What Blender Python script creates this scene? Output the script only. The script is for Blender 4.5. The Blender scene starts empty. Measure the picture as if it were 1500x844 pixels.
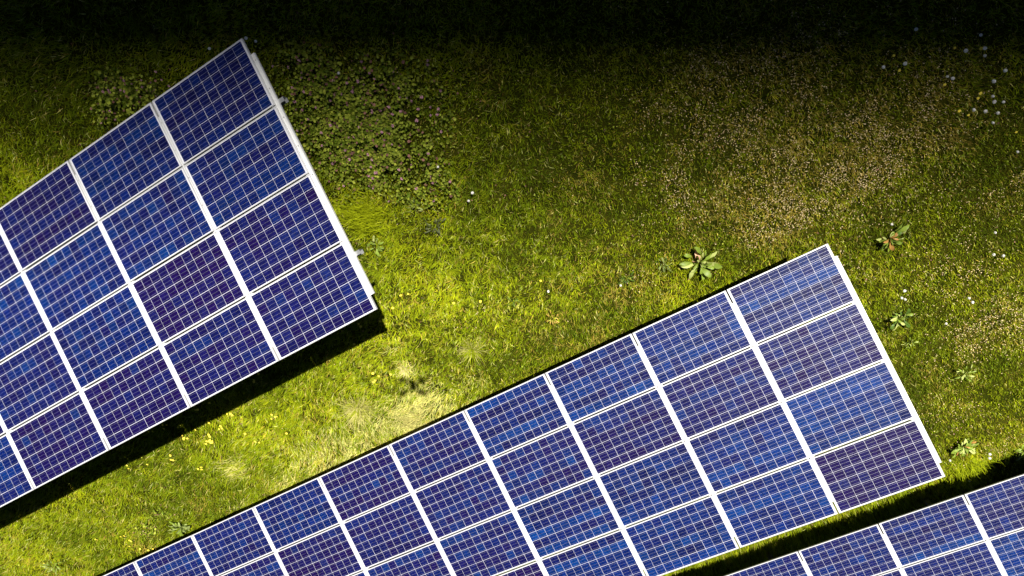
import bpy, bmesh, math
import numpy as np
from mathutils import Matrix, Vector

# ------------------------------------------------------------------ camera, light, exposure
SC = bpy.context.scene
COL = SC.collection
H0 = 0.95                                   # height of the arrays' low edge above the ground
CAM_R = np.array([[0.86051054, -0.43369083, -0.26727117],   # columns: right, down, forward
                  [-0.50940278, -0.7382087, -0.44221796],
                  [-0.00551603, 0.51668189, -0.85615968]])
CAM = np.array([4.05469977, -0.27057923, 9.40933039 + H0])
cam_d = bpy.data.cameras.new('camera')
cam_d.sensor_width = 36.0
cam_d.lens = 24.0
cam_d.clip_start = 0.05
cam_d.clip_end = 8000.0
cam_o = bpy.data.objects.new('camera', cam_d)
COL.objects.link(cam_o)
m = Matrix.Identity(4)
for r_ in range(3):
    m[r_][0] = CAM_R[r_, 0]
    m[r_][1] = -CAM_R[r_, 1]
    m[r_][2] = -CAM_R[r_, 2]
    m[r_][3] = CAM[r_]
cam_o.matrix_world = m
SC.camera = cam_o

SUN = np.array([0.4449302, 0.46438625, 0.76575618])   # direction to the sun
SUN_EL, SUN_ROT = math.asin(SUN[2]), math.atan2(SUN[0], SUN[1])
world = bpy.data.worlds.new('World')
SC.world = world
world.use_nodes = True
wn = world.node_tree
bg = wn.nodes.get('Background') or wn.nodes.new('ShaderNodeBackground')
sky = wn.nodes.new('ShaderNodeTexSky')
sky.sky_type = 'NISHITA'
sky.sun_disc = False
sky.sun_elevation = SUN_EL
sky.sun_rotation = SUN_ROT
sky.air_density = 0.14
sky.dust_density = 0.05
wn.links.new(sky.outputs['Color'], bg.inputs['Color'])
bg.inputs['Strength'].default_value = 0.05
sun_d = bpy.data.lights.new('sun', 'SUN')
sun_d.energy = 5.0
sun_d.angle = math.radians(0.5)
sun_d.color = (1.0, 0.955, 0.86)
sun_o = bpy.data.objects.new('sun', sun_d)
COL.objects.link(sun_o)
sun_o.rotation_euler = Vector(SUN).to_track_quat('Z', 'Y').to_euler()
sun_o.location = (0, 0, 30)
SC.view_settings.view_transform = 'Standard'
SC.view_settings.look = 'None'
SC.view_settings.gamma = 1.0
SC.view_settings.exposure = 1.6
SC.cycles.max_bounces = 5
SC.cycles.diffuse_bounces = 2
SC.cycles.transmission_bounces = 3

rng = np.random.default_rng(7)


def at(px, py, z=0.0):
    """ground point seen at a pixel of the 1500 x 844 photograph"""
    d = CAM_R @ np.array([(px - 750) / 1000.0, (py - 422) / 1000.0, 1.0])
    k = (CAM[2] - z) / -d[2]
    return CAM + d * k


# ------------------------------------------------------------------ helpers
def tag(o, label=None, cat=None, group=None, kind=None):
    if label: o['label'] = label
    if cat: o['category'] = cat
    if group: o['group'] = group
    if kind: o['kind'] = kind
    return o


def link(name, data, parent=None, mat=None):
    o = bpy.data.objects.new(name, data)
    COL.objects.link(o)
    if mat is not None and data is not None and not data.materials:
        data.materials.append(mat)
    if parent is not None:
        o.parent = parent
    return o


def mesh_tris(name, V, T, mat=None, color=None, smooth=False):
    """numpy vertices and triangles to a mesh"""
    V = np.ascontiguousarray(V, dtype=np.float32).reshape(-1, 3)
    T = np.ascontiguousarray(T, dtype=np.int32).reshape(-1, 3)
    me = bpy.data.meshes.new(name)
    me.vertices.add(len(V)); me.vertices.foreach_set('co', V.ravel())
    me.loops.add(T.size); me.loops.foreach_set('vertex_index', T.ravel())
    me.polygons.add(len(T))
    me.polygons.foreach_set('loop_start', np.arange(0, T.size, 3, dtype=np.int32))
    me.polygons.foreach_set('loop_total', np.full(len(T), 3, dtype=np.int32))
    me.polygons.foreach_set('use_smooth', np.full(len(T), smooth, dtype=bool))
    me.update(calc_edges=True)
    if color is not None:
        a = me.color_attributes.new('tint', 'FLOAT_COLOR', 'POINT')
        c = np.ones((len(V), 4), dtype=np.float32)
        c[:, :3] = color
        a.data.foreach_set('color', c.ravel())
    if mat is not None:
        me.materials.append(mat)
    return me


class MB:
    """collects boxes and other bits into one mesh"""
    def __init__(self):
        self.v, self.f, self.mi = [], [], []

    def box(self, x0, x1, y0, y1, z0, z1, mi=0, M=None):
        n = len(self.v)
        c = [(x0, y0, z0), (x1, y0, z0), (x1, y1, z0), (x0, y1, z0), (x0, y0, z1), (x1, y0, z1), (x1, y1, z1), (x0, y1, z1)]
        if M is not None: c = [tuple(M @ Vector(p)) for p in c]
        self.v += c
        for q in ((0, 3, 2, 1), (4, 5, 6, 7), (0, 1, 5, 4), (1, 2, 6, 5), (2, 3, 7, 6), (3, 0, 4, 7)):
            self.f.append(tuple(n + k for k in q)); self.mi.append(mi)
        return self

    def tube(self, a, b, r0, r1, n=8, mi=0):
        a, b = Vector(a), Vector(b)
        q = (b - a).to_track_quat('Z', 'Y')
        s = len(self.v)
        for c, r in ((a, r0), (b, r1)):
            for k in range(n):
                t = 2 * math.pi * k / n
                self.v.append(tuple(c + q @ Vector((r * math.cos(t), r * math.sin(t), 0))))
        for k in range(n):
            self.f.append((s + k, s + (k + 1) % n, s + n + (k + 1) % n, s + n + k)); self.mi.append(mi)
        self.f.append(tuple(s + k for k in reversed(range(n)))); self.mi.append(mi)
        self.f.append(tuple(s + n + k for k in range(n))); self.mi.append(mi)
        return self

    def ellipsoid(self, c, rx, ry, rz, nu=10, nv=6, mi=0):
        s = len(self.v)
        for i in range(1, nv):
            p = math.pi * i / nv
            for k in range(nu):
                t = 2 * math.pi * k / nu
                self.v.append((c[0] + rx * math.sin(p) * math.cos(t), c[1] + ry * math.sin(p) * math.sin(t), c[2] + rz * math.cos(p)))
        top = len(self.v); self.v.append((c[0], c[1], c[2] + rz))
        bot = len(self.v); self.v.append((c[0], c[1], c[2] - rz))
        for i in range(nv - 2):
            for k in range(nu):
                a, b = s + i * nu + k, s + i * nu + (k + 1) % nu
                self.f.append((a, a + nu, b + nu, b)); self.mi.append(mi)
        for k in range(nu):
            self.f.append((top, s + k, s + (k + 1) % nu)); self.mi.append(mi)
            e = s + (nv - 2) * nu
            self.f.append((bot, e + (k + 1) % nu, e + k)); self.mi.append(mi)
        return self

    def face(self, pts, mi=0):
        n = len(self.v); self.v += [tuple(p) for p in pts]
        self.f.append(tuple(range(n, n + len(pts)))); self.mi.append(mi)
        return self

    def mesh(self, name, *mats, smooth=False):
        me = bpy.data.meshes.new(name)
        me.from_pydata(self.v, [], self.f)
        for mm in mats: me.materials.append(mm)
        me.polygons.foreach_set('material_index', self.mi)
        if smooth: me.polygons.foreach_set('use_smooth', [True] * len(self.f))
        me.update()
        return me


class Noise:
    """smooth 2-D value noise, 0..1"""
    def __init__(self, seed, scale):
        self.g = np.random.default_rng(seed).random((256, 256)); self.s = scale

    def __call__(self, x, y):
        x = np.asarray(x) / self.s + 71.3; y = np.asarray(y) / self.s + 93.7
        i, j = np.floor(x).astype(int), np.floor(y).astype(int)
        u, v = x - i, y - j
        u = u * u * (3 - 2 * u); v = v * v * (3 - 2 * v)
        g = self.g; i0, i1, j0, j1 = i % 256, (i + 1) % 256, j % 256, (j + 1) % 256
        return (g[i0, j0] * (1 - u) + g[i1, j0] * u) * (1 - v) + (g[i0, j1] * (1 - u) + g[i1, j1] * u) * v


# ------------------------------------------------------------------ materials
def new_mat(name):
    mt = bpy.data.materials.new(name); mt.use_nodes = True
    nt = mt.node_tree
    return mt, nt, nt.nodes['Principled BSDF'], nt.nodes['Material Output']


def simple_mat(name, col, rough=0.5, metal=0.0, noise=0.0, scale=30.0, spec=0.5):
    mt, nt, p, out = new_mat(name)
    p.inputs['Roughness'].default_value = rough
    p.inputs['Metallic'].default_value = metal
    p.inputs['Specular IOR Level'].default_value = spec
    if noise:
        tc = nt.nodes.new('ShaderNodeTexCoord')
        nz = nt.nodes.new('ShaderNodeTexNoise'); nz.inputs['Scale'].default_value = scale; nz.inputs['Detail'].default_value = 4
        mx = nt.nodes.new('ShaderNodeMix'); mx.data_type = 'RGBA'
        mx.inputs['A'].default_value = tuple(c * (1 - noise) for c in col) + (1,)
        mx.inputs['B'].default_value = tuple(min(1, c * (1 + noise)) for c in col) + (1,)
        nt.links.new(tc.outputs['Object'], nz.inputs['Vector'])
        nt.links.new(nz.outputs['Fac'], mx.inputs['Factor'])
        nt.links.new(mx.outputs['Result'], p.inputs['Base Color'])
    else:
        p.inputs['Base Color'].default_value = tuple(col) + (1,)
    return mt


def leaf_mat(name, source, trans=0.3, rough=0.55, spec=0.25, sat=1.0):
    """foliage: colour from the vertex attribute, the object colour or a constant; part of the light passes through"""
    mt, nt, p, out = new_mat(name)
    if source == 'tint':
        a = nt.nodes.new('ShaderNodeAttribute'); a.attribute_name = 'tint'; c = a.outputs['Color']
    elif source == 'object':
        a = nt.nodes.new('ShaderNodeObjectInfo')
        tc = nt.nodes.new('ShaderNodeTexCoord')
        nz = nt.nodes.new('ShaderNodeTexNoise'); nz.inputs['Scale'].default_value = 14; nz.inputs['Detail'].default_value = 3
        nt.links.new(tc.outputs['Object'], nz.inputs['Vector'])
        mp = nt.nodes.new('ShaderNodeMapRange'); mp.inputs['To Min'].default_value = 0.6; mp.inputs['To Max'].default_value = 1.35
        nt.links.new(nz.outputs['Fac'], mp.inputs['Value'])
        mx = nt.nodes.new('ShaderNodeVectorMath'); mx.operation = 'SCALE'
        nt.links.new(a.outputs['Color'], mx.inputs[0]); nt.links.new(mp.outputs['Result'], mx.inputs['Scale'])
        c = mx.outputs['Vector']
    else:
        a = nt.nodes.new('ShaderNodeRGB'); a.outputs[0].default_value = tuple(source) + (1,); c = a.outputs[0]
    nt.links.new(c, p.inputs['Base Color'])
    p.inputs['Roughness'].default_value = rough
    p.inputs['Specular IOR Level'].default_value = spec
    tr = nt.nodes.new('ShaderNodeBsdfTranslucent'); nt.links.new(c, tr.inputs['Color'])
    ms = nt.nodes.new('ShaderNodeMixShader'); ms.inputs['Fac'].default_value = trans
    nt.links.new(p.outputs[0], ms.inputs[1]); nt.links.new(tr.outputs[0], ms.inputs[2])
    nt.links.new(ms.outputs[0], out.inputs['Surface'])
    return mt


def cell_mat(name, source):
    """polycrystalline silicon behind glass: crystal grains, a little gloss"""
    mt, nt, p, out = new_mat(name)
    if source == 'object':
        a = nt.nodes.new('ShaderNodeObjectInfo')
    else:
        a = nt.nodes.new('ShaderNodeAttribute'); a.attribute_name = 'tint'
    tc = nt.nodes.new('ShaderNodeTexCoord')
    geo = nt.nodes.new('ShaderNodeNewGeometry')
    vo = nt.nodes.new('ShaderNodeTexVoronoi'); vo.inputs['Scale'].default_value = 38.0
    nt.links.new(geo.outputs['Position'], vo.inputs['Vector'])
    bw = nt.nodes.new('ShaderNodeRGBToBW'); nt.links.new(vo.outputs['Color'], bw.inputs['Color'])
    mp = nt.nodes.new('ShaderNodeMapRange'); mp.inputs['To Min'].default_value = 0.62; mp.inputs['To Max'].default_value = 1.4
    nt.links.new(bw.outputs['Val'], mp.inputs['Value'])
    sc = nt.nodes.new('ShaderNodeVectorMath'); sc.operation = 'SCALE'
    nt.links.new(a.outputs['Color'], sc.inputs[0]); nt.links.new(mp.outputs['Result'], sc.inputs['Scale'])
    nt.links.new(sc.outputs['Vector'], p.inputs['Base Color'])
    nz = nt.nodes.new('ShaderNodeTexNoise'); nz.inputs['Scale'].default_value = 2.3
    nt.links.new(geo.outputs['Position'], nz.inputs['Vector'])
    mr = nt.nodes.new('ShaderNodeMapRange'); mr.inputs['To Min'].default_value = 0.3; mr.inputs['To Max'].default_value = 0.42
    nt.links.new(nz.outputs['Fac'], mr.inputs['Value'])
    nt.links.new(mr.outputs['Result'], p.inputs['Roughness'])
    p.inputs['Specular IOR Level'].default_value = 0.14
    p.inputs['Coat Weight'].default_value = 0.2
    p.inputs['Coat Roughness'].default_value = 0.08
    return mt


M_ALU = simple_mat('brushed_aluminium', (0.42, 0.42, 0.43), 0.42, 0.35, 0.08, 9)
M_RAIL = simple_mat('rail_aluminium', (0.54, 0.54, 0.54), 0.4, 0.3, 0.07, 7)
M_GALV = simple_mat('galvanised_steel', (0.20, 0.205, 0.21), 0.5, 0.6, 0.25, 18)
M_SHEET = simple_mat('white_backsheet', (0.41, 0.41, 0.45), 0.35, 0.0, 0.03, 6)
M_BUS = simple_mat('tinned_ribbon', (0.34, 0.34, 0.42), 0.42, 0.8)
M_BOLT = simple_mat('bolt_steel', (0.30, 0.30, 0.31), 0.45, 0.7)
M_CELL = cell_mat('silicon_cell', 'object')
M_CELLF = cell_mat('silicon_cell_field', 'tint')
M_GRASS = leaf_mat('grass_blade', 'tint', 0.42, 0.55, 0.03)
M_LEAF = leaf_mat('broad_leaf', 'object', 0.28, 0.42, 0.16)
M_LEAFT = leaf_mat('clover_leaf', 'tint', 0.28, 0.5, 0.06)
M_YEL = leaf_mat('yellow_petal', (0.88, 0.72, 0.08), 0.3)
M_STEM = leaf_mat('flower_stem', (0.16, 0.2, 0.04), 0.2)
M_PUFF = leaf_mat('white_puff', (0.82, 0.80, 0.76), 0.35, 0.8, 0.1)
M_PUFFC = leaf_mat('puff_core', (0.36, 0.33, 0.26), 0.2, 0.8, 0.1)
M_PINK = leaf_mat('pink_petal', (0.50, 0.27, 0.33), 0.3)
M_SPECK = leaf_mat('pale_seed_head', 'tint', 0.25, 0.7, 0.1)
M_DRONE = simple_mat('drone_plastic', (0.12, 0.12, 0.13), 0.4, 0, 0.1, 40)
M_BLACK = simple_mat('black_plastic', (0.02, 0.02, 0.02), 0.35)

# soil under the grass
M_SOIL, nt, p, _ = new_mat('soil_and_thatch')
tc = nt.nodes.new('ShaderNodeTexCoord')
n1 = nt.nodes.new('ShaderNodeTexNoise'); n1.inputs['Scale'].default_value = 2.2; n1.inputs['Detail'].default_value = 8
n2 = nt.nodes.new('ShaderNodeTexNoise'); n2.inputs['Scale'].default_value = 45; n2.inputs['Detail'].default_value = 4
nt.links.new(tc.outputs['Object'], n1.inputs['Vector']); nt.links.new(tc.outputs['Object'], n2.inputs['Vector'])
r1 = nt.nodes.new('ShaderNodeValToRGB')
r1.color_ramp.elements[0].position = 0.3; r1.color_ramp.elements[0].color = (0.016, 0.022, 0.002, 1)
r1.color_ramp.elements[1].position = 0.72; r1.color_ramp.elements[1].color = (0.05, 0.05, 0.005, 1)
nt.links.new(n1.outputs['Fac'], r1.inputs['Fac'])
mx = nt.nodes.new('ShaderNodeMix'); mx.data_type = 'RGBA'; mx.blend_type = 'MULTIPLY'; mx.inputs['Factor'].default_value = 0.7
nt.links.new(r1.outputs['Color'], mx.inputs['A']); nt.links.new(n2.outputs['Color'], mx.inputs['B'])
nt.links.new(mx.outputs['Result'], p.inputs['Base Color'])
p.inputs['Roughness'].default_value = 0.95
p.inputs['Specular IOR Level'].default_value = 0.0
bp = nt.nodes.new('ShaderNodeBump'); bp.inputs['Strength'].default_value = 0.6; bp.inputs['Distance'].default_value = 0.03
nt.links.new(n2.outputs['Fac'], bp.inputs['Height']); nt.links.new(bp.outputs['Normal'], p.inputs['Normal'])

# ------------------------------------------------------------------ ground, to the horizon
GN1, GN2 = Noise(3, 2.6), Noise(4, 0.55)


def gz(x, y):
    """height of the uneven ground"""
    return (GN1(x, y) - 0.5) * 0.10 + (GN2(x, y) - 0.5) * 0.035 + 0.32 * np.exp(-((y + 13.35) / 0.75) ** 2)


def axis(c):
    near = np.arange(-18, 18.01, 0.25)
    far = 18 + np.cumsum(0.4 * 1.32 ** np.arange(1, 28))
    return c + np.concatenate([-far[::-1], near, far])


gx, gy = axis(0.0), axis(-7.0)
X, Y = np.meshgrid(gx, gy, indexing='ij')
fade = np.clip((26 - np.hypot(X, Y + 7)) / 6, 0, 1)
Z = gz(X, Y) * fade
nx, ny = X.shape
idx = np.arange(nx * ny).reshape(nx, ny)
q = np.stack([idx[:-1, :-1], idx[1:, :-1], idx[1:, 1:], idx[:-1, 1:]], -1).reshape(-1, 4)
T = np.concatenate([q[:, [0, 1, 2]], q[:, [0, 2, 3]]])
g = link('ground', mesh_tris('ground', np.stack([X, Y, Z], -1), T, M_SOIL, smooth=True))
tag(g, 'uneven soil under the meadow grass', kind='structure')

# ------------------------------------------------------------------ unseen blocker added in the sun's path to darken the top of the picture
M_BLOCKER = simple_mat('shade_blocker', (0.75, 0.75, 0.76), 1.0, 0, 0.08, 0.02, 0.0)
BLOCKER_D = 430.0                                   # distance along the sun's ray
EDGE_PIX = (750, 280)                             # where the middle of the shade's soft edge meets the ground
e_ = np.array([0.8605, -0.5094, 0.0]); e_ /= np.linalg.norm(e_)
n_ = np.array([0.5094, 0.8605, 0.0]); n_ /= np.linalg.norm(n_)
p_ = np.cross(e_, SUN); p_ *= np.sign(p_ @ n_); p_ /= np.linalg.norm(p_)
us = np.linspace(-900, 900, 121)
ph = np.linspace(0, 2 * math.pi, 49)[:-1]
cn1, cn2 = Noise(11, 160), Noise(12, 60)
V = []
for u in us:
    taper = max(0.02, 1 - (abs(u) / 900) ** 4) ** 0.5
    wave = (cn1(u, 5.0) - 0.5) * 160 * min(1, max(0.0, abs(u) - 60) / 250) ** 2
    for t in ph:
        a, b = math.cos(t), math.sin(t)
        v = 520 * taper * np.sign(a) * abs(a) ** 0.8 + 520 + wave
        z = 90 * taper * b if b > 0 else 28 * taper * b
        lump = (cn2(u + 400 * a, v * 0.7 + 300 * b) - 0.5) * min(1, (max(0.0, abs(u) - 60) + max(0.0, v - 40)) / 160)
        z += lump * (60 if b > 0 else 22)
        V.append(e_ * u + n_ * v + np.array([0, 0, z]))
V = np.array(V)
G0 = at(*EDGE_PIX)
V += G0 + SUN * BLOCKER_D
near = np.abs((V - G0) @ e_ - BLOCKER_D * (SUN @ e_)) < 20
V -= p_ * ((V[near] - G0) @ p_).min() / 1.0
nu, nv = len(us), len(ph)
idx = np.arange(nu * nv).reshape(nu, nv)
a = idx[:-1]; b = idx[1:]; a2 = np.roll(a, -1, 1); b2 = np.roll(b, -1, 1)
T = np.concatenate([np.stack([a, b, b2], -1).reshape(-1, 3), np.stack([a, b2, a2], -1).reshape(-1, 3)])
for k in range(1, nv - 1):
    T = np.concatenate([T, [[idx[0, 0], idx[0, k], idx[0, k + 1]], [idx[-1, 0], idx[-1, k + 1], idx[-1, k]]]])
blocker = link('shade_blocker', mesh_tris('shade_blocker', V, T, M_BLOCKER, smooth=True))
tag(blocker, 'broad unseen shade blocker added high above the meadow', kind='structure')

# ------------------------------------------------------------------ solar arrays
TILT = math.radians(27.909)
PX, PY = 1.67293, 1.007
PL, PS = 1.65, 0.985
ROT = Matrix(((-1, 0, 0), (0, -math.cos(TILT), math.sin(TILT)), (0, math.sin(TILT), math.cos(TILT)))).to_4x4()
CP = 0.158
CW, CWY = 0.1544, 0.1534
MX, MY = (PL - 10 * CP) / 2, (PS - 6 * CP) / 2

sheet_me = MB().box(0.004, PL - 0.004, 0.004, PS - 0.004, -0.012, -0.006).mesh('laminate', M_SHEET)
fb = MB()
FW = 0.012
for (x0, x1, y0, y1) in ((0, PL, 0, FW), (0, PL, PS - FW, PS), (0, FW, FW, PS - FW), (PL - FW, PL, FW, PS - FW)):
    fb.box(x0, x1, y0, y1, -0.038, 0.0)
frame_me = fb.mesh('frame', M_ALU)
bb = MB()
for r in range(6):
    for s in (-1, 0, 1):
        y = MY + (r + 0.5) * CP + s * CW / 3
        bb.box(MX - 0.004, MX + 10 * CP + 0.004, y - 0.0009, y + 0.0009, -0.0054, -0.0042)
bus_me = bb.mesh('busbar', M_BUS)
cell_me = MB().box(-CW / 2, CW / 2, -CWY / 2, CWY / 2, -0.0058, -0.005).mesh('solar_cell', M_CELL)
jb_me = MB().box(0.76, 0.89, PS - 0.16, PS - 0.06, -0.032, -0.0125).mesh('junction_box', M_BLACK)

BLUE = np.array([0.0004, 0.0080, 0.070])
DEEP = np.array([0.0008, 0.0026, 0.031])
PURP = np.array([0.0044, 0.0013, 0.029])
LITE = np.array([0.0006, 0.0200, 0.102])


def cell_colors(tone, lite, rg):
    """60 colours: tone 0 blue .. 1 purple, lite = share of bright blue; whole strings of cells often match"""
    row = rg.normal(0, 0.5, (6, 1)) + rg.normal(0, 0.25, (1, 10)) + rg.normal(0, 0.55, (6, 10))
    t = np.clip(tone + 0.20 * row, 0, 1)[..., None]
    k = np.clip(0.5 + 0.30 * (rg.normal(0, 0.6, (6, 1)) + rg.normal(0, 0.7, (6, 10))), 0, 1)[..., None]
    blue = DEEP * (1 - k) + BLUE * k
    c = blue * (1 - t) + PURP * t
    l = np.clip(lite + 0.32 * (rg.normal(0, 0.6, (6, 1)) + rg.normal(0, 0.5, (6, 10))) - 0.25, 0, 0.9)[..., None]
    c = c * (1 - l) + LITE * l
    return c


def build_array(ox, oy, irange, tones, label, seed, purlin_start):
    rg = np.random.default_rng(seed)
    root = bpy.data.objects.new('solar_array', None)
    COL.objects.link(root)
    root.location = (ox, oy, 0)
    tag(root, label, 'solar array', 'rows of tilted solar panels on the meadow')
    base = Matrix.Translation((0, 0, H0)) @ ROT         # tilted frame: x along the row, y up the slope, z outward
    i0, i1 = irange
    # the five panels that show largest get their cells one by one
    score = []
    for i in range(i0, i1):
        for j in range(4):
            c = base @ Vector((i * PX + PL / 2, j * PY + PS / 2, 0)) + Vector((ox, oy, 0))
            v = CAM_R.T @ (np.array(c) - CAM)
            x, y = 1000 * v[0] / v[2] + 750, 1000 * v[1] / v[2] + 422
            inside = 70 < x < 1430 and 50 < y < 800
            score.append((-(1 / v[2] if inside else 0.01 / v[2]), i, j))
    single = {(i, j) for _, i, j in sorted(score)[:5]}
    FV, FC = [], []
    for i in range(i0, i1):
        for j in range(4):
            jx, jy = rg.normal(0, 0.0015), rg.normal(0, 0.0012)
            M = base @ Matrix.Translation((i * PX + jx, j * PY + jy, rg.normal(0, 0.0012))) @ \
                Matrix.Rotation(rg.normal(0, 0.0016), 4, 'X') @ Matrix.Rotation(rg.normal(0, 0.0016), 4, 'Y')
            pn = link('solar_panel', sheet_me, root); pn.matrix_local = M
            link('frame', frame_me, pn)
            link('busbar', bus_me, pn)
            link('junction_box', jb_me, pn)
            tone, lite = tones.get((i, j), (float(np.clip(rg.normal(0.42, 0.22), 0, 1)), float(np.clip(rg.normal(0.12, 0.15), 0, 1))))
            cc = cell_colors(tone, lite, rg)
            for r in range(6):
                for c in range(10):
                    x, y = MX + (c + 0.5) * CP + rg.normal(0, 0.0004), MY + (r + 0.5) * CP + rg.normal(0, 0.0004)
                    if (i, j) in single:
                        ce = link('solar_cell', cell_me, pn)
                        ce.location = (x, y, 0)
                        ce.color = tuple(cc[r, c]) + (1,)
                    else:
                        h = CW / 2
                        FV.append([M @ Vector((x + sx * h, y + sy * CWY / 2, z)) for z in (-0.0058, -0.005) for sx, sy in ((-1, -1), (1, -1), (1, 1), (-1, 1))])
                        FC.append(cc[r, c])
    FV = np.array([[tuple(p) for p in q] for q in FV]); n = len(FV)
    tri = np.array([[4, 5, 6], [4, 6, 7], [0, 1, 5], [0, 5, 4], [1, 2, 6], [1, 6, 5], [2, 3, 7], [2, 7, 6], [3, 0, 4], [3, 4, 7]])
    T = (tri[None] + 8 * np.arange(n)[:, None, None]).reshape(-1, 3)
    cf = link('cell_field', mesh_tris('cell_field', FV, T, M_CELLF, np.repeat(np.array(FC), 8, 0)), root)
    tag(cf, kind='stuff')
    # cover rails between the panel columns, with bolts
    rb = MB().box(-0.065, 0.065, 0.235, 3.80, -0.078, -0.0385).box(-0.0095, 0.0095, 0.235, 3.80, -0.0385, -0.004).mesh('cover_rail', M_RAIL)
    bt = MB()
    for k in range(9):
        y = 0.33 + k * 0.425
        bt.tube((0, y, -0.0042), (0, y, 0.0), 0.008, 0.007, 6)
    bt_me = bt.mesh('bolt', M_BOLT)
    eb = MB()
    for k in range(9):
        y = 0.33 + k * 0.425
        eb.tube((-0.024, y, -0.039), (-0.024, y, -0.033), 0.010, 0.009, 6)
    eb_me = eb.mesh('bolt', M_BOLT)
    er = MB().box(-0.052, 0.065, 0.235, 3.80, -0.078, -0.0385).mesh('edge_rail', M_RAIL)
    for i in range(i0, i1 + 1):
        end = i in (i0, i1)
        r = link('edge_rail' if end else 'cover_rail', er if end else rb, root)
        off = 0.004 if i == i0 else (-0.024 if i == i1 else -0.0115)
        M = base @ Matrix.Translation((i * PX + off, 0, 0))
        if i == i1: M = M @ Matrix.Translation((0, 4.035, 0)) @ Matrix.Rotation(math.pi, 4, 'Z')
        r.matrix_local = M
        link('bolt', eb_me if end else bt_me, r)
    # two purlins with open ends, rafters and posts
    L0, L1 = i0 * PX + purlin_start, i1 * PX + 0.1
    for y in (0.95, 3.22):
        pb = MB().box(L0, L1, y - 0.03, y - 0.026, -0.178, -0.0785).box(L0, L1, y - 0.026, y + 0.03, -0.0825, -0.0785).box(L0, L1, y - 0.026, y + 0.03, -0.178, -0.174)
        o = link('purlin', pb.mesh('purlin', M_GALV), root); o.matrix_local = base
    n_sup = max(2, int(round((L1 - L0) / 3.35)))
    raf_me = MB().box(-0.03, 0.03, 0.45, 3.65, -0.27, -0.179).mesh('rafter', M_GALV)
    for k in range(n_sup):
        x = L0 + 1.9 + (L1 - L0 - 2.8) * k / (n_sup - 1)
        o = link('rafter', raf_me, root); o.matrix_local = base @ Matrix.Translation((x, 0, 0))
        for y in (0.95, 3.0):
            t = base @ Vector((x, y, -0.272))
            pm = MB().box(-0.05, 0.05, -0.03, 0.03, -0.4, t.z - 0.02).mesh('post', M_GALV)
            o = link('post', pm, root); o.location = (t.x, t.y, 0)
    return root


# tone per panel as the photograph shows it: (0 blue .. 1 purple, share of bright blue)
tA = {(0, 0): (.35, .05), (0, 1): (.2, .2), (0, 2): (.55, .1), (0, 3): (.6, .08), (1, 0): (.15, .3), (1, 1): (.3, .2), (1, 2): (.85, 0),
      (1, 3): (.6, .05), (2, 0): (.6, .0), (2, 1): (.25, .42), (2, 2): (.2, .2), (2, 3): (.75, .03), (3, 1): (.2, .3), (3, 2): (.5, .15),
      (3, 3): (.75, .03), (4, 3): (.15, .3), (4, 2): (.6, .1), (3, 0): (.4, .2)}
tB = {(0, 0): (.2, .38), (0, 1): (.6, .1), (0, 2): (.1, .5), (0, 3): (.95, 0), (1, 0): (.25, .3), (1, 1): (.55, .15), (1, 2): (.25, .25),
      (1, 3): (.1, .38), (2, 0): (.25, .32), (2, 1): (.65, .1), (2, 2): (.1, .38), (2, 3): (.15, .3), (3, 0): (.4, .2), (3, 1): (.6, .12),
      (3, 2): (.2, .32), (3, 3): (.25, .2), (4, 0): (.5, .2), (4, 1): (.55, .12), (4, 2): (.5, .15), (4, 3): (.95, 0), (5, 0): (.75, .05), (5, 1): (.5, .1),
      (6, 0): (.15, .22), (6, 1): (.8, .05), (7, 0): (.35, .15), (7, 1): (.55, .1), (8, 0): (.4, .15), (6, 2): (.5, .1), (5, 2): (.55, .1)}
tC = {(0, 0): (.2, .15), (1, 0): (.4, .1), (2, 0): (.3, .1), (-1, 0): (.4, .1), (-1, 1): (.0, .6), (0, 1): (.3, .2), (1, 1): (.5, .05)}
arrA = build_array(0.0, 0.0, (0, 8), tA, 'tilted solar array at the upper left, its top corner in deep shade', 21, -0.12)
arrB = build_array(5.7295, -6.9125, (0, 13), tB, 'long tilted solar array crossing the middle and bottom of the picture, with glinting busbars', 22, 0.1)
arrC = build_array(6.3332, -13.69, (-3, 5), tC, 'tilted solar array cut off by the bottom right corner, behind a dark strip of grass', 23, 0.1)
for o in arrA.children:
    if o.name.startswith('solar_panel') and abs(o.matrix_local.translation.x) < 0.05 and o.matrix_local.translation.z > H0 + 1.3:
        db = MB()
        for (x, y, r) in ((0.085, 0.90, 0.011), (0.05, 0.955, 0.009), (0.30, 0.95, 0.006), (0.40, 0.93, 0.005)):
            db.tube((x, y, -0.005), (x, y, -0.001), r, r * 0.6, 7)
        link('bird_dropping', db.mesh('bird_dropping', M_PUFF), o)


def under_array(x, y):
    """depth inside the plan outline of an array, metres (negative outside)"""
    c = 4.03 * math.cos(TILT)
    best = np.full(np.shape(x), -9.0)
    for (ox, oy, i0, i1) in ((0.0, 0.0, 0, 8), (5.7295, -6.9125, 0, 13), (6.3332, -13.69, -3, 5)):
        u0, u1 = ox - i1 * PX, ox - i0 * PX
        d = np.minimum(np.minimum(x - u0, u1 - x), np.minimum(y - (oy - c), oy - y))
        best = np.maximum(best, d)
    return best


# ------------------------------------------------------------------ the meadow: where it is lush, dry, pale, dark
def spots(x, y, lst):
    """sum of soft blobs, each given as photo pixel, radius in metres, weight"""
    s = np.zeros(np.shape(x))
    for (px, py, r, w) in lst:
        c = at(px, py)
        s = s + w * np.exp(-((x - c[0]) ** 2 + (y - c[1]) ** 2) / (r * r))
    return s


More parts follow.
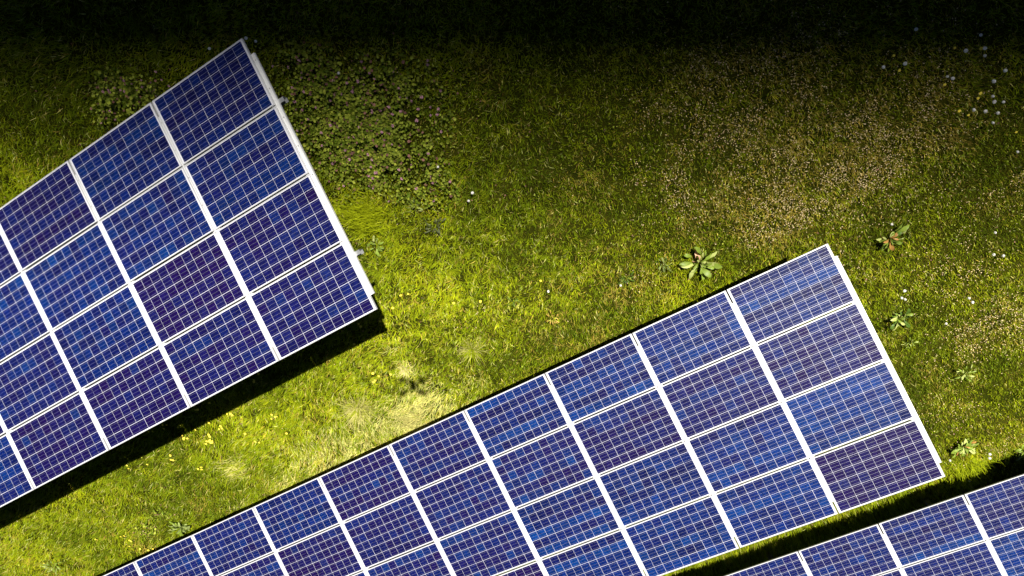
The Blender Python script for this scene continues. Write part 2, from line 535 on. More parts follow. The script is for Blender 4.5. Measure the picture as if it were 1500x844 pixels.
TAN = [(590, 650, .5, .7), (480, 690, .45, .7), (400, 715, .35, .6), (660, 610, .4, .5), (730, 560, .4, .5), (865, 490, .45, .7), (800, 470, .5, .5),
       (940, 400, .5, .6), (1020, 290, .9, .6), (1100, 190, 1.0, .7), (1200, 290, .9, .8), (1280, 220, .8, .6), (1120, 320, .6, .7), (1480, 280, .4, .9),
       (1400, 385, .5, .5), (1460, 480, .8, .6), (1390, 590, .5, .5), (875, 260, .5, .6), (1300, 130, 1.0, .6), (1000, 120, .9, .5), (1160, 90, .9, .5),
       (1370, 190, .6, .6), (1250, 410, .3, .4), (530, 430, .25, .6), (820, 350, .3, .4), (700, 130, .6, .3), (340, 770, .3, .7), (210, 800, .3, .5),
       (905, 430, .3, .5), (770, 395, .25, .4), (1470, 640, .5, .4), (300, 745, .3, .5)]
HAY = [(430, 700, .4, .6), (360, 745, .35, .5), (530, 655, .45, .6), (480, 675, .4, .5), (630, 600, .5, .5), (595, 538, .17, 1.1), (600, 600, .5, .8), (555, 625, .4, .7), (525, 595, .35, .6), (640, 585, .35, .7), (350, 683, .25, .6), (690, 505, .3, .4),
       (620, 565, .3, .5), (440, 665, .35, .5), (690, 560, .3, .4), (500, 640, .4, .6), (580, 505, .25, .3), (660, 630, .3, .5), (470, 650, .3, .4)]
BRIGHT = [(1300, 738, .5, .6), (1150, 790, .5, .6), (1230, 762, .4, .6), (1060, 825, .5, .6), (540, 310, .5, .9), (590, 385, .5, .8), (640, 420, .5, .6), (40, 270, .6, .8), (10, 240, .5, .6), (700, 420, 1.0, .5), (150, 740, 1.0, .4), (560, 460, .5, .5), (370, 620, .6, .5),
          (820, 420, .7, .4), (480, 300, .4, .7), (1000, 420, .5, .4), (700, 300, .6, .3), (520, 540, .5, .4)]
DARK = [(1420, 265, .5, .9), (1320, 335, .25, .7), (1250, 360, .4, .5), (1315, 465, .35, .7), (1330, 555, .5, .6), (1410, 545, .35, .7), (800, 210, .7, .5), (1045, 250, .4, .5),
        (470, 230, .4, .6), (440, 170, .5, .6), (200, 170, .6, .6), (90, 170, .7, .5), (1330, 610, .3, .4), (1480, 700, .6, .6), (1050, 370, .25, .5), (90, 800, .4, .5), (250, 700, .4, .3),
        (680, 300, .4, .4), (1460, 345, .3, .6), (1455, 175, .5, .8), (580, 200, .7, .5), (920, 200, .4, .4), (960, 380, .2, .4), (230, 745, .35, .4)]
SPECK = [(1100, 200, 1.1, .8), (1200, 290, .9, 1.), (1280, 230, .8, .8), (1130, 330, .6, .8), (1480, 280, .4, .8), (1400, 390, .6, .7), (1460, 480, .8, .8), (1390, 590, .5, .5), (980, 280, .7, .5),
         (1250, 400, .3, .9), (1330, 150, .9, .7), (1000, 130, .8, .4), (1400, 500, .5, .5), (940, 400, .3, .3), (1360, 290, .5, .6), (1450, 640, .6, .3), (710, 460, .25, .3), (1180, 110, .9, .5)]
CLOVER = [(520, 200, .72, 1.1), (580, 230, .6, .9), (480, 150, .6, .8), (560, 150, .6, .7), (620, 265, .35, .7), (450, 105, .5, .6), (540, 250, .4, .6), (190, 140, .35, 1.0), (165, 130, .25, .8), (215, 125, .25, .6), (150, 170, .25, .4), (660, 285, .3, .35),
          (215, 770, .3, .5), (240, 750, .3, .5), (640, 180, .5, .3), (600, 110, .6, .35)]
RIGHT = [(1350, 400, 2.2, 1.0), (1450, 600, 1.6, .8), (1250, 200, 2.2, .9)]
TALL = [(1250, 745, .8, 1), (1100, 800, .8, 1), (1400, 700, .5, 1), (1180, 780, .5, 1), (1050, 830, .6, 1), (1300, 735, .5, 1)]

POLY = [at(-260, -200)[:2], at(1760, -200)[:2], at(1720, 960)[:2], at(-230, 960)[:2]]
POLY = np.array(POLY)


def sample(n, rg):
    """points spread evenly over the photographed meadow and a margin round it"""
    lo, hi = POLY.min(0), POLY.max(0)
    out = np.zeros((0, 2))
    while len(out) < n:
        P = lo + (hi - lo) * rg.random((n * 2, 2))
        ok = np.ones(len(P), bool)
        for k in range(4):
            a, b = POLY[k], POLY[(k + 1) % 4]
            cr = (b[0] - a[0]) * (P[:, 1] - a[1]) - (b[1] - a[1]) * (P[:, 0] - a[0])
            ok &= cr < 0
        out = np.concatenate([out, P[ok]])
    return out[:n]


def sample_spots(lst, per_m2, rg):
    """points gathered round the listed blobs"""
    out = []
    for (px, py, r, w) in lst:
        c = at(px, py)
        k = int(per_m2 * math.pi * r * r * w)
        out.append(c[:2] + rg.normal(0, r * 0.62, (k, 2)))
    return np.concatenate(out)


def test_orient():
    a, b, c = POLY[0], POLY[1], POLY[2]
    return (b[0] - a[0]) * (c[1] - a[1]) - (b[1] - a[1]) * (c[0] - a[0])


if test_orient() > 0:
    POLY = POLY[::-1]


def blades(P, z0, length, width, az, lean0, lean1, col, rg):
    """grass blades: root, knee, tip; lean0 and lean1 are angles from the vertical at the root half and the tip half"""
    n = len(P)
    dx, dy = np.cos(az), np.sin(az)
    sidea = az + math.pi / 2 + rg.normal(0, 0.5, n)
    sx, sy = np.cos(sidea) * width / 2, np.sin(sidea) * width / 2
    sz = rg.normal(0, 0.3, n) * width / 2
    l0, l1 = length * 0.5, length * 0.55
    k = np.stack([P[:, 0] + dx * np.sin(lean0) * l0, P[:, 1] + dy * np.sin(lean0) * l0, z0 + np.cos(lean0) * l0], 1)
    t = k + np.stack([dx * np.sin(lean1) * l1, dy * np.sin(lean1) * l1, np.cos(lean1) * l1], 1)
    s = np.stack([sx, sy, sz], 1)
    b = np.stack([P[:, 0], P[:, 1], z0 - 0.01], 1)
    V = np.stack([b - s * 0.8, b + s * 0.8, k - s, k + s, t], 1)
    T = np.array([[0, 1, 3], [0, 3, 2], [2, 3, 4]])[None] + 5 * np.arange(n)[:, None, None]
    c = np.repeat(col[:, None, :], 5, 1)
    c[:, :2] *= 0.75                      # root end of each blade is darker than knee and tip
    return V.reshape(-1, 3), T.reshape(-1, 3), c.reshape(-1, 3)


C_BRIGHT = np.array([0.300, 0.345, 0.008])
C_MID = np.array([0.192, 0.240, 0.006])
C_DARK = np.array([0.088, 0.124, 0.005])
C_TAN = np.array([0.430, 0.290, 0.065])
C_HAY = np.array([0.540, 0.500, 0.165])
nA, nB, nC, nD = Noise(31, 0.9), Noise(32, 0.28), Noise(33, 2.4), Noise(34, 0.12)
nE = Noise(36, 0.38)
fl1, fl2 = Noise(41, 0.9), Noise(42, 0.3)


def meadow(n, rg):
    # blades grow in small tufts, with loose ones between
    nt_ = n // 11
    ct = sample(nt_, rg)
    tid = np.concatenate([rg.integers(0, nt_, int(n * 0.62)), np.full(n - int(n * 0.62), -1)])
    off = rg.normal(0, 1, (n, 2)) * (0.016 + 0.016 * rg.random((n, 1)))
    P = np.where((tid >= 0)[:, None], ct[tid] + off, sample(n, rg))
    x, y = P[:, 0], P[:, 1]
    ua = under_array(x, y)
    keep = (ua < 1.9) | (rg.random(n) < 0.18)
    clv = spots(x, y, CLOVER)
    keep &= ~((clv > 0.8) & (rg.random(n) < 0.5))
    P = P[keep]; x, y = P[:, 0], P[:, 1]; n = len(P); clv = clv[keep]; tid = tid[keep]; off = off[keep]
    tj = rg.normal(0, 1, nt_)[tid] * (tid >= 0); tl = np.where(tid >= 0, rg.uniform(0.75, 1.3, nt_)[tid], 0.9)
    tan, hay, br, dk = spots(x, y, TAN), spots(x, y, HAY), spots(x, y, BRIGHT), spots(x, y, DARK)
    right, tall = np.clip(spots(x, y, RIGHT), 0, 1), np.clip(spots(x, y, TALL), 0, 1)
    a, b, c, d = nA(x, y), nB(x, y), nC(x, y), nD(x, y)
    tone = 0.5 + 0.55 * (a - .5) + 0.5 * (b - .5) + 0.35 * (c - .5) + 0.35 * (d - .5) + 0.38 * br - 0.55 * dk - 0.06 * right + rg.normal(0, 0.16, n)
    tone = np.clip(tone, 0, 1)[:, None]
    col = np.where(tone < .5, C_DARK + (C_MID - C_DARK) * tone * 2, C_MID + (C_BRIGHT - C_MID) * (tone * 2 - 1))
    pt = np.clip(0.05 + 0.72 * tan * (0.2 + 1.4 * nE(x, y)) + 0.35 * (nB(x + 9, y - 4) - .55) + 0.25 * (a - .5), 0.02, .75)
    ph = np.clip(0.055 + 0.62 * hay + 0.12 * (d - .6), 0.03, .85)
    isT = rg.random(n) < pt; isH = rg.random(n) < ph
    lw = 1 / (1 + np.exp((x + 1.5) * 1.2))
    jit = np.exp(rg.normal(0.0, 1, (n, 1)) * (0.24 - 0.06 * lw[:, None]) + (0.17 - .08 * lw[:, None]) * tj[:, None])
    col = np.where(isT[:, None], 0.6 * C_TAN + 0.4 * col + 0.0, col)
    col = np.where(isH[:, None], C_HAY * 0.8 + col * 0.2, col) * jit
    col[:, 0] *= rg.uniform(0.85, 1.15, n)
    # flow of the lying grass
    ang = 2 * math.pi * (0.55 * fl1(x, y) + 0.5 * fl2(x, y)) + 0.6
    long_ = np.clip(0.20 + 0.4 * (nC(x + 5, y + 5) - .4) + 0.5 * hay + 0.22 * br - 0.15 * right - 0.3 * clv, 0, 1)
    # the strip between the two left arrays has longer grass
    lw = 1 / (1 + np.exp((x + 1.5) * 1.2))
    long_ = np.clip(long_ + 0.40 * lw, 0, 1)
    az = ang + rg.normal(0, 1.7 - 1.0 * long_, n)
    fan = np.arctan2(off[:, 1], off[:, 0]) + rg.normal(0, 0.5, n)
    az = np.where((tid >= 0) & (rg.random(n) > 0.25 + 0.75 * long_), fan, az)
    length = tl * (0.062 + 0.09 * long_) * rg.uniform(0.6, 1.35, n) + 0.2 * tall * rg.random(n)
    width = (0.0052 + 0.0075 * rg.random(n) ** 2) * (0.9 + 0.3 * long_)
    l0 = np.clip(rg.normal(0.55 + 0.35 * long_ - 0.4 * tall, 0.22, n), 0.05, 1.35)
    l1 = np.clip(l0 + rg.normal(0.45, 0.22, n) - 0.3 * tall, 0.1, 1.7)
    return blades(P, gz(x, y), length, width, az, l0, l1, col, rg)


N_BLADES = 900000
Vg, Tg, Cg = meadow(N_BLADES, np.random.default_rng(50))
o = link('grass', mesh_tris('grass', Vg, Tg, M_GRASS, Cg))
tag(o, 'yellow green meadow grass around the solar arrays', kind='stuff')

# pale seed heads scattered in the drier grass
rg = np.random.default_rng(51)
P = np.concatenate([sample_spots(SPECK, 520, rg), sample(1500, rg)])
w = 0.12 + 1.7 * nE(P[:, 0], P[:, 1]) ** 1.8
ok = (rg.random(len(P)) < w) & (under_array(P[:, 0], P[:, 1]) < 0.1)
P = P[ok]; n = len(P)
z = gz(P[:, 0], P[:, 1]) + rg.uniform(0.05, 0.12, n)
s = rg.uniform(0.004, 0.0098, n)
base = np.stack([P[:, 0], P[:, 1], z], 1)
oc = np.array([[1, 0, 0], [0, 1, 0], [-1, 0, 0], [0, -1, 0], [0, 0, 1], [0, 0, -1]], float)
ra = rg.random(n) * 6.28
V = np.zeros((n, 6, 3))
V[:, :, 0] = base[:, None, 0] + s[:, None] * (oc[None, :, 0] * np.cos(ra)[:, None] * 1.5 - oc[None, :, 1] * np.sin(ra)[:, None])
V[:, :, 1] = base[:, None, 1] + s[:, None] * (oc[None, :, 0] * np.sin(ra)[:, None] * 1.5 + oc[None, :, 1] * np.cos(ra)[:, None])
V[:, :, 2] = base[:, None, 2] + s[:, None] * oc[None, :, 2]
tri = np.array([[0, 1, 4], [1, 2, 4], [2, 3, 4], [3, 0, 4], [1, 0, 5], [2, 1, 5], [3, 2, 5], [0, 3, 5]])
T = tri[None] + 6 * np.arange(n)[:, None, None]
cc = np.array([0.72, 0.56, 0.32]) * rg.uniform(0.6, 1.15, (n, 1))
o = link('seed_heads', mesh_tris('seed_heads', V, T, M_SPECK, np.repeat(cc, 6, 0)))
tag(o, 'pale seed heads speckled over the drier grass', kind='stuff')

# leafy ground cover with dark gaps (two patches beside the upper left array)
rg = np.random.default_rng(52)
P = np.concatenate([sample_spots(CLOVER, 2200, rg), sample(26000, rg)])
ok = (rg.random(len(P)) < 0.12 + 1.5 * Noise(62, 0.26)(P[:, 0], P[:, 1]) ** 1.5) & (under_array(P[:, 0], P[:, 1]) < 1.7)
P = P[ok]; n = len(P)
wild = spots(P[:, 0], P[:, 1], CLOVER) < 0.3
L = rg.uniform(0.024, 0.06, n) * np.where(wild, 0.6, 1); Wd = L * rg.uniform(0.62, 0.95, n)
az = rg.random(n) * 6.283; pit = rg.normal(0.0, 0.6, n); rol = rg.normal(0, 0.5, n)
clump = Noise(61, 0.16)(P[:, 0], P[:, 1])
z = gz(P[:, 0], P[:, 1]) + 0.02 + 0.24 * np.where(wild, 0.4, clump) * rg.random(n) ** 0.6
ts = np.array([[0, 0, 0], [0.35, .5, .10], [0.35, -.5, .10], [0.75, .40, .08], [0.75, -.40, .08], [1.0, 0, -.02], [0.5, 0, -.02]])
lx = ts[None, :, 0] * L[:, None]; ly = ts[None, :, 1] * Wd[:, None]; lz = ts[None, :, 2] * L[:, None] + np.sin(rol)[:, None] * ly
lx2 = lx * np.cos(pit)[:, None]; lz2 = lz + lx * np.sin(pit)[:, None]
V = np.stack([P[:, 0, None] + lx2 * np.cos(az)[:, None] - ly * np.sin(az)[:, None],
              P[:, 1, None] + lx2 * np.sin(az)[:, None] + ly * np.cos(az)[:, None], z[:, None] + lz2], -1)
tri = np.array([[0, 6, 1], [0, 2, 6], [1, 6, 3], [2, 4, 6], [6, 5, 3], [6, 4, 5]])
T = tri[None] + 7 * np.arange(n)[:, None, None]
k = np.clip(rg.normal(0.35, 0.3, n), 0, 1)[:, None]
cc = (np.array([0.085, 0.13, 0.008]) * (1 - k) + np.array([0.33, 0.36, 0.045]) * k) * rg.uniform(0.65, 1.25, (n, 1))
br_ = rg.random(n) < 0.07
cc[br_] = np.array([0.20, 0.10, 0.075]) * rg.uniform(0.6, 1.3, (br_.sum(), 1))
o = link('ground_cover', mesh_tris('ground_cover', V, T, M_LEAFT, np.repeat(cc, 7, 0)))
tag(o, 'leafy dead nettle and clover cover with dark gaps beside the upper left array', kind='stuff')


# ------------------------------------------------------------------ plants of their own
def leaf_mesh(name, L, W, up, droop, wave, seg=7):
    """one broad leaf with a folded midrib, rising then drooping; thin but two-sided skin 3 mm thick at the rib"""
    V, F = [], []
    for i in range(seg + 1):
        t = i / seg
        w = W * (math.sin(math.pi * min(1, t * 0.94 + 0.04)) ** 0.75) * (0.55 + 0.65 * t if t < 0.5 else 1.2 - 0.32 * t) * 0.5
        x = L * t * math.cos(up - droop * t)
        z = L * (math.sin(up) * t - 0.5 * droop * t * t)
        wv = wave * math.sin(t * 13)
        V += [(x, -w, z + 0.22 * w + wv), (x, 0, z), (x, w, z + 0.22 * w - wv)]
    for i in range(seg):
        a = 3 * i
        F += [(a, a + 3, a + 4, a + 1), (a + 1, a + 4, a + 5, a + 2)]
    me = bpy.data.meshes.new(name); me.from_pydata(V, [], F); me.materials.append(M_LEAF)
    me.polygons.foreach_set('use_smooth', [True] * len(F)); me.update()
    return me


BROAD = [leaf_mesh('leaf', 0.30, 0.105, 0.75, 1.1, 0.006), leaf_mesh('leaf', 0.27, 0.085, 0.5, 0.8, 0.008), leaf_mesh('leaf', 0.22, 0.09, 1.0, 1.5, 0.005)]
NARROW = [leaf_mesh('leaf', 0.30, 0.05, 0.7, 1.2, 0.006), leaf_mesh('leaf', 0.24, 0.042, 0.5, 0.9, 0.008), leaf_mesh('leaf', 0.20, 0.035, 0.9, 1.6, 0.004)]
GREEN = np.array([0.155, 0.215, 0.028]); PALE = np.array([0.36, 0.40, 0.12]); DKG = np.array([0.055, 0.10, 0.014])
RUST = np.array([0.36, 0.19, 0.05]); GREY = np.array([0.19, 0.23, 0.07]); DRY = np.array([0.075, 0.085, 0.035]); PINKL = np.array([0.60, 0.36, 0.22])


def rosette(px, py, n, scale, shapes, pal, label, name='dock_plant', cat='dock plant', seed=0, dirs=None):
    rg = np.random.default_rng(seed + 900)
    c = at(px, py)
    root = bpy.data.objects.new(name, None); COL.objects.link(root)
    root.location = (c[0], c[1], float(gz(c[0], c[1])))
    tag(root, label, cat, 'broad leaved weeds in the meadow')
    n = int(n * 2.3)
    for k in range(n):
        inner = k >= n * 0.7
        lf = link('leaf', shapes[rg.integers(len(shapes))], root)
        a0 = 2.399 * k + rg.normal(0, 0.5); a = a0 + rg.normal(0, 0.6)
        s = scale * rg.uniform(0.38, 0.95) * (0.7 if inner else 1)
        tilt = -abs(rg.normal(0.02, 0.15)) - (0.35 if inner else 0.0)
        lf.rotation_euler = (rg.normal(0, 0.5), tilt, a)
        lf.scale = (s, s * rg.uniform(0.8, 1.15), s)
        q = scale * (0.03 if inner else rg.uniform(0.02, 0.17))
        lf.location = (q * math.cos(a0), q * math.sin(a0), 0.06 + 0.05 * rg.random())
        q = rg.random(); acc = 0
        for colr, pr in pal:
            acc += pr
            if q <= acc: break
        lf.color = tuple(colr * rg.uniform(0.75, 1.25)) + (1,)
    return root


rosette(1022, 380, 15, 1.05, BROAD, [(PALE, .3), (GREEN, .6), (DKG, .06), (PINKL, .04)], 'large dock with pale broad leaves just above the upper edge of the middle array', seed=1)
rosette(1300, 347, 13, 1.0, BROAD, [(GREEN, .5), (DKG, .25), (PALE, .17), (RUST, .08)], 'sparse dock with a dark centre up and right of the middle array\'s top corner', seed=2)
rosette(1314, 464, 18, 0.82, BROAD, [(GREEN, .5), (DKG, .3), (PALE, .2)], 'compact dark dock beside the upper right edge of the middle array', seed=3)
rosette(1413, 545, 15, 0.75, NARROW, [(GREEN, .7), (PALE, .3)], 'narrow leaved weed flattened in the olive grass right of the middle array', seed=4, name='narrow_leaved_weed', cat='weed')
rosette(1397, 636, 30, 0.88, BROAD, [(GREEN, .6), (PALE, .22), (DKG, .08), (RUST, .10)], 'dense leafy dock with rusty leaf tips near the middle array\'s bottom right corner', seed=5)
rosette(266, 771, 17, 0.95, BROAD, [(GREY, .6), (GREEN, .4)], 'grey green dock leaning against the upper edge of the middle array at the lower left', seed=6)
rosette(82, 822, 15, 0.95, NARROW, [(GREEN, .45), (GREY, .35), (PALE, .2)], 'narrow leaved rosette in long grass in the bottom left corner', seed=7, name='narrow_leaved_weed', cat='weed')
rosette(638, 328, 14, 0.85, NARROW, [(DRY, .85), (GREY, .15)], 'withered dark thistle on the grass below the leafy patch', seed=8, name='withered_thistle', cat='thistle')
rosette(552, 358, 9, 0.62, BROAD, [(GREEN, .7), (PALE, .3)], 'light green dock beside the right edge of the upper left array', seed=9)
rosette(916, 404, 16, 0.6, NARROW, [(DKG, .6), (GREEN, .4)], 'small dark thistle rosette above the middle array\'s upper edge', seed=10, name='thistle_rosette', cat='thistle')
rosette(970, 383, 16, 0.62, NARROW, [(GREY, .7), (DKG, .3)], 'greyish weed tuft just left of the large pale dock', seed=11, name='weed_tuft', cat='weed')
rosette(1492, 652, 12, 0.8, BROAD, [(GREEN, .7), (PALE, .3)], 'small dock at the right edge of the picture above the bottom right array', seed=12)
rosette(752, 437, 10, 0.4, NARROW, [(DKG, .5), (GREEN, .5)], 'tiny dark weed in the short grass left of the middle array\'s upper edge', seed=13, name='small_weed', cat='weed')
rosette(610, 300, 10, 0.6, NARROW, [(PALE, .6), (GREY, .4)], 'pale spiky weed at the lower border of the leafy patch', seed=14, name='spiky_weed', cat='weed')
rosette(808, 462, 14, 0.55, NARROW, [(C_TAN, .6), (C_MID, .4)], 'small straw coloured tuft in the grass above the middle array', seed=15, name='dry_tuft', cat='grass tuft')
rosette(1330, 500, 10, 0.5, NARROW, [(GREEN, .6), (PALE, .4)], 'small weed below the compact dark dock', seed=16, name='small_weed', cat='weed')


def tussock(px, py, n, r, pal, label, seed, up=0.75, comb=None):
    rg = np.random.default_rng(seed)
    c = at(px, py)
    P = np.zeros((n, 2)) + rg.normal(0, r * 0.16, (n, 2))
    az = rg.random(n) * 6.283
    if comb is not None:
        P = rg.normal(0, r * 0.5, (n, 2)); az = comb + rg.normal(0, 0.65, n)
    length = r * rg.uniform(0.55, 1.35, n)
    l0 = np.clip(rg.normal(up, 0.25, n), 0.1, 1.3); l1 = np.clip(l0 + rg.normal(0.55, 0.2, n), 0.3, 1.75)
    k = rg.integers(0, len(pal), n)
    col = np.array(pal)[k] * rg.uniform(0.7, 1.25, (n, 1))
    V, T, C = blades(P, np.full(n, 0.0), length, rg.uniform(0.006, 0.010, n), az, l0, l1, col, rg)
    o = link('grass_tussock', mesh_tris('grass_tussock', V, T, M_GRASS, C))
    o.location = (c[0], c[1], float(gz(c[0], c[1])) + 0.015)
    tag(o, label, 'grass tussock', 'spreading grass tussocks')


tussock(692, 508, 330, 0.30, [C_BRIGHT, C_HAY * 0.8, C_MID], 'round pale green tussock with spreading blades left of the middle array', 71)
tussock(527, 592, 420, 0.42, [C_HAY, C_HAY * 0.8, C_BRIGHT], 'widest straw coloured tussock with long thin stalks in the strip between the arrays', 72)
tussock(594, 538, 170, 0.17, [np.array([0.52, 0.44, 0.22]), C_HAY, C_BRIGHT], 'small bleached tuft just above the shadow of the drone', 73, 0.9)
tussock(348, 684, 220, 0.26, [C_HAY, C_BRIGHT], 'flattened pale tussock below the black shadow of the upper left array', 74, 0.95, 2.4)
tussock(1404, 668, 300, 0.34, [C_BRIGHT, C_MID], 'fine bright green tussock below the dense leafy dock', 75, 0.9, -1.2)
tussock(612, 615, 300, 0.34, [C_HAY, C_HAY * 0.8], 'combed pale tussock against the upper edge of the middle array', 76, 1.0, 2.2)
tussock(545, 320, 420, 0.36, [C_BRIGHT, C_BRIGHT * 1.15], 'lush yellow green tussock beside the right edge of the upper left array', 77, 0.9, 1.9)


# ------------------------------------------------------------------ flowers
def yellow_flower_mesh():
    b = MB().tube((0, 0, 0), (0.006, 0.004, 0.10), 0.0022, 0.0018, 5, 1)
    for k in range(10):
        t = 2 * math.pi * k / 10
        d, s = Vector((math.cos(t), math.sin(t), 0)), Vector((-math.sin(t), math.cos(t), 0))
        c = Vector((0.006, 0.004, 0.10))
        b.face([c, c + d * 0.013 - s * 0.006 + Vector((0, 0, .005)), c + d * 0.021 + Vector((0, 0, .004)), c + d * 0.013 + s * 0.006 + Vector((0, 0, .005))], 0)
    b.ellipsoid((0.006, 0.004, 0.104), 0.010, 0.010, 0.006, 8, 4, 0)
    return b.mesh('yellow_flower', M_YEL, M_STEM)


def clock_mesh():
    b = MB().tube((0, 0, 0), (0.008, 0.003, 0.15), 0.003, 0.0024, 5, 1)
    c = (0.008, 0.003, 0.165)
    b.ellipsoid(c, 0.006, 0.006, 0.006, 6, 4, 2)
    rg = np.random.default_rng(5)
    for k in range(120):                                  # parachutes: a thin stalk and a star of hairs
        v = rg.normal(0, 1, 3); v /= np.linalg.norm(v)
        d = Vector(v); s = d.orthogonal().normalized(); t2 = d.cross(s)
        e = Vector(c) + d * 0.024
        b.face([Vector(c) + s * 0.0006, e + s * 0.0006, e - s * 0.0006, Vector(c) - s * 0.0006], 0)
        b.face([e + s * 0.0065, e + t2 * 0.0065 + d * .002, e - s * 0.0065, e - t2 * 0.0065 + d * .002], 0)
    return b.mesh('dandelion_clock', M_PUFF, M_STEM, M_PUFFC)


def pink_mesh():
    b = MB().tube((0, 0, 0), (0.004, 0.0, 0.16), 0.0022, 0.002, 5, 1)
    rg = np.random.default_rng(6)
    for k in range(26):
        v = rg.normal(0, 1, 3); v[2] = abs(v[2]) * 0.8; v /= np.linalg.norm(v)
        d = Vector(v); s = d.orthogonal().normalized(); c = Vector((0.004, 0, 0.165))
        b.face([c, c + d * 0.012 + s * 0.005, c + d * 0.022, c + d * 0.012 - s * 0.005], 0)
    return b.mesh('pink_flower', M_PINK, M_STEM)


YF, DC, PF = yellow_flower_mesh(), clock_mesh(), pink_mesh()
frg = np.random.default_rng(81)


def flowers(me, name, cat, group, label, pts, smin=0.85, smax=1.2, h=0.1):
    for (px, py) in pts:
        c = at(px, py, h)
        o = link(name, me)
        o.location = (c[0], c[1], float(gz(c[0], c[1])) - 0.005)
        o.rotation_euler = (frg.normal(0, 0.15), frg.normal(0, 0.15), frg.random() * 6.28)
        s = frg.uniform(smin, smax); o.scale = (s, s, frg.uniform(0.85, 1.1))
        tag(o, label, cat, group)


def around(px, py, n, r):
    return [(px + frg.normal(0, r), py + frg.normal(0, r * 0.8)) for _ in range(n)]


Y = lambda g, l, p: flowers(YF, 'yellow_flower', 'flower', g, l, p, 1.0, 1.5)
Y('yellow flowers in the dense cluster', 'yellow flower in the dense bright cluster below the black shadow edge', around(306, 646, 11, 4.5))
Y('yellow flowers at the shadow edge', 'yellow flower of the small bunch left of the dense bright cluster', around(270, 645, 5, 3))
Y('yellow flowers inside the black shadow', 'yellow flower inside the black shadow below the upper left array',
  [(237, 627), (241, 625), (238, 630), (262, 627), (259, 630), (217, 636), (221, 635), (283, 602), (286, 604), (372, 555), (371, 560), (379, 551), (305, 592), (518, 504), (526, 476), (527, 480), (555, 473)])
Y('yellow flowers in the lit strip', 'yellow flower scattered in the lit grass strip between the two left arrays',
  [(251, 670), (253, 674), (249, 675), (292, 684), (296, 687), (289, 688), (185, 684), (186, 688), (213, 683), (305, 620), (287, 631), (337, 608), (334, 610), (340, 609), (357, 637), (374, 647), (379, 648),
   (321, 631), (325, 629), (322, 627), (400, 607), (404, 612), (398, 614), (406, 609), (419, 634), (305, 621), (324, 630)])
Y('yellow flowers near the pale tussocks', 'yellow flower near the small bleached tuft by the drone shadow', [(548, 548), (555, 551), (548, 561), (550, 556), (573, 549)])
Y('yellow flowers near the array corner', 'pale yellow flower right of the upper left array\'s lower corner', [(575, 452), (584, 432), (596, 432), (664, 445), (703, 443), (795, 412)])
Y('yellow flowers by the lower left dock', 'small yellow flower left of the grey green dock at the lower left', [(177, 785), (183, 785), (188, 791), (194, 793), (189, 798), (216, 805), (223, 804), (207, 806), (141, 788), (64, 824)])
Y('yellow flowers in the dark corner', 'yellow flower among the white clocks in the dark upper right corner',
  [(1399, 70), (1441, 70), (1312, 83), (1317, 104), (1386, 124), (1436, 136), (1436, 143), (1404, 163), (1418, 168), (1490, 190)])
Dn = lambda g, l, p: flowers(DC, 'dandelion_clock', 'dandelion', g, l, p, 0.7, 1.1, 0.15)
Dn('dandelion clocks in the dark corner', 'white dandelion clock in the dark grass of the upper right corner',
   [(1348, 46), (1440, 50), (1412, 79), (1437, 75), (1442, 81), (1327, 98), (1295, 96), (1385, 115), (1397, 117), (1453, 139), (1457, 150), (1465, 150), (1427, 157), (1460, 163), (1439, 165), (1454, 176), (1471, 99), (1457, 113)])
Dn('dandelion clocks at the right border', 'white dandelion clock in the green grass near the right border of the picture', [(1493, 222), (1459, 339), (1457, 371), (1467, 375), (1495, 634)])
Dn('dandelion clocks beside the compact dock', 'white dandelion clock beside the compact dark dock', [(1325, 427), (1319, 435), (1326, 437)])
Dn('dandelion clocks in the speckled grass', 'white dandelion clock in the speckled grass right of the middle array', [(1415, 440), (1426, 439), (1388, 477), (1438, 649), (1438, 656)])
Dn('dandelion clock at the sparse dock', 'single white dandelion clock on the sparse dock by the middle array\'s top corner', [(1308, 331)])
Dn('dandelion clock at the dense dock', 'single white dandelion clock between the dense leafy dock and the middle array', [(1379, 660)])
Dn('dandelion clocks in the middle grass', 'lone white dandelion clock in the short grass above the middle array', [(802, 423), (909, 419)])
Dn('dandelion clock in the dark strip', 'single pale dandelion clock in the dark strip above the bottom right array', [(1417, 703)])
Dn('dandelion clocks above the leafy patch', 'faint dandelion clock in the dark grass right of the upper left array\'s top corner', [(358, 56), (372, 62), (494, 106), (640, 243), (694, 282), (686, 294), (306, 71)])
pk = []
prg = np.random.default_rng(82)
while len(pk) < 95:
    px, py = prg.uniform(400, 660), prg.uniform(70, 300)
    c = at(px, py)
    if prg.random() < 0.8 * float(spots(np.array([c[0]]), np.array([c[1]]), CLOVER)[0]) and under_array(np.array([c[0]]), np.array([c[1]]))[0] < 0.9:
        pk.append((px, py))
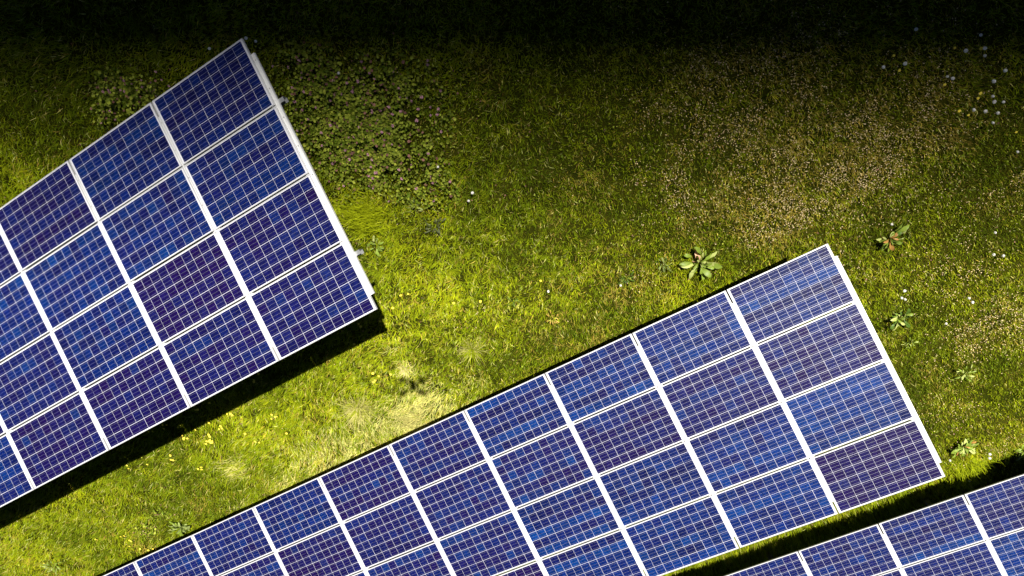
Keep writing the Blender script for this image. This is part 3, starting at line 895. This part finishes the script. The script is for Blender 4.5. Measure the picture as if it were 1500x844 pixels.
flowers(PF, 'pink_flower', 'flower', 'pink flowers in the leafy patch', 'pink flower in the dark leafy patch right of the upper left array', pk, 0.8, 1.5, 0.15)
flowers(PF, 'pink_flower', 'flower', 'pink flowers above the upper left array', 'pink flower in the small leafy patch above the upper left array',
        [(150, 132), (155, 134), (160, 133), (166, 131), (172, 132), (182, 122), (192, 121), (205, 122), (212, 128), (220, 126), (228, 104), (229, 137), (164, 164), (148, 175), (170, 175), (186, 134), (199, 128), (246, 122), (240, 118), (222, 131)], 0.8, 1.2, 0.15)


# ------------------------------------------------------------------ the drone whose shadow lies on the grass
def drone():
    root = bpy.data.objects.new('drone', None); COL.objects.link(root)
    f = Vector((-0.267, -0.442, 0)).normalized()
    root.location = Vector(CAM) + Vector(SUN) * 0.22
    root.rotation_euler = (0, 0, math.atan2(f.y, f.x))
    tag(root, 'small dark quadcopter hovering above the meadow, seen by its shadow on the grass', 'drone')
    b = MB().ellipsoid((0, 0, 0), 0.145, 0.075, 0.05, 16, 8)
    link('body', b.mesh('body', M_DRONE, smooth=True), root)
    for sx, sy in ((1, 1), (1, -1), (-1, 1), (-1, -1)):
        tip = Vector((0.13 * sx + (0.03 if sx > 0 else -0.02), 0.185 * sy, 0.02))
        a = link('arm', MB().tube((0.07 * sx, 0.03 * sy, 0), tip, 0.024, 0.02, 8).mesh('arm', M_DRONE), root)
        mo = link('motor', MB().tube(tip - Vector((0, 0, .02)), tip + Vector((0, 0, .025)), 0.06, 0.055, 12).mesh('motor', M_BLACK), a)
        r = MB()
        for k in (-1, 1):
            d = Vector((math.cos(0.5 * sx + 0.9 * sy), math.sin(0.5 * sx + 0.9 * sy), 0)) * k
            s = Vector((-d.y, d.x, 0)); c = tip + Vector((0, 0, .028))
            r.face([c - s * .02, c + d * .04 - s * .05, c + d * .12 - s * .035, c + d * .13 + s * .01, c + d * .04 + s * .045, c + s * .02])
        link('rotor', r.mesh('rotor', M_BLACK), a)
    link('gimbal', MB().ellipsoid((0.12, 0, -0.055), 0.024, 0.022, 0.022, 10, 6).mesh('gimbal', M_BLACK), root)


drone()
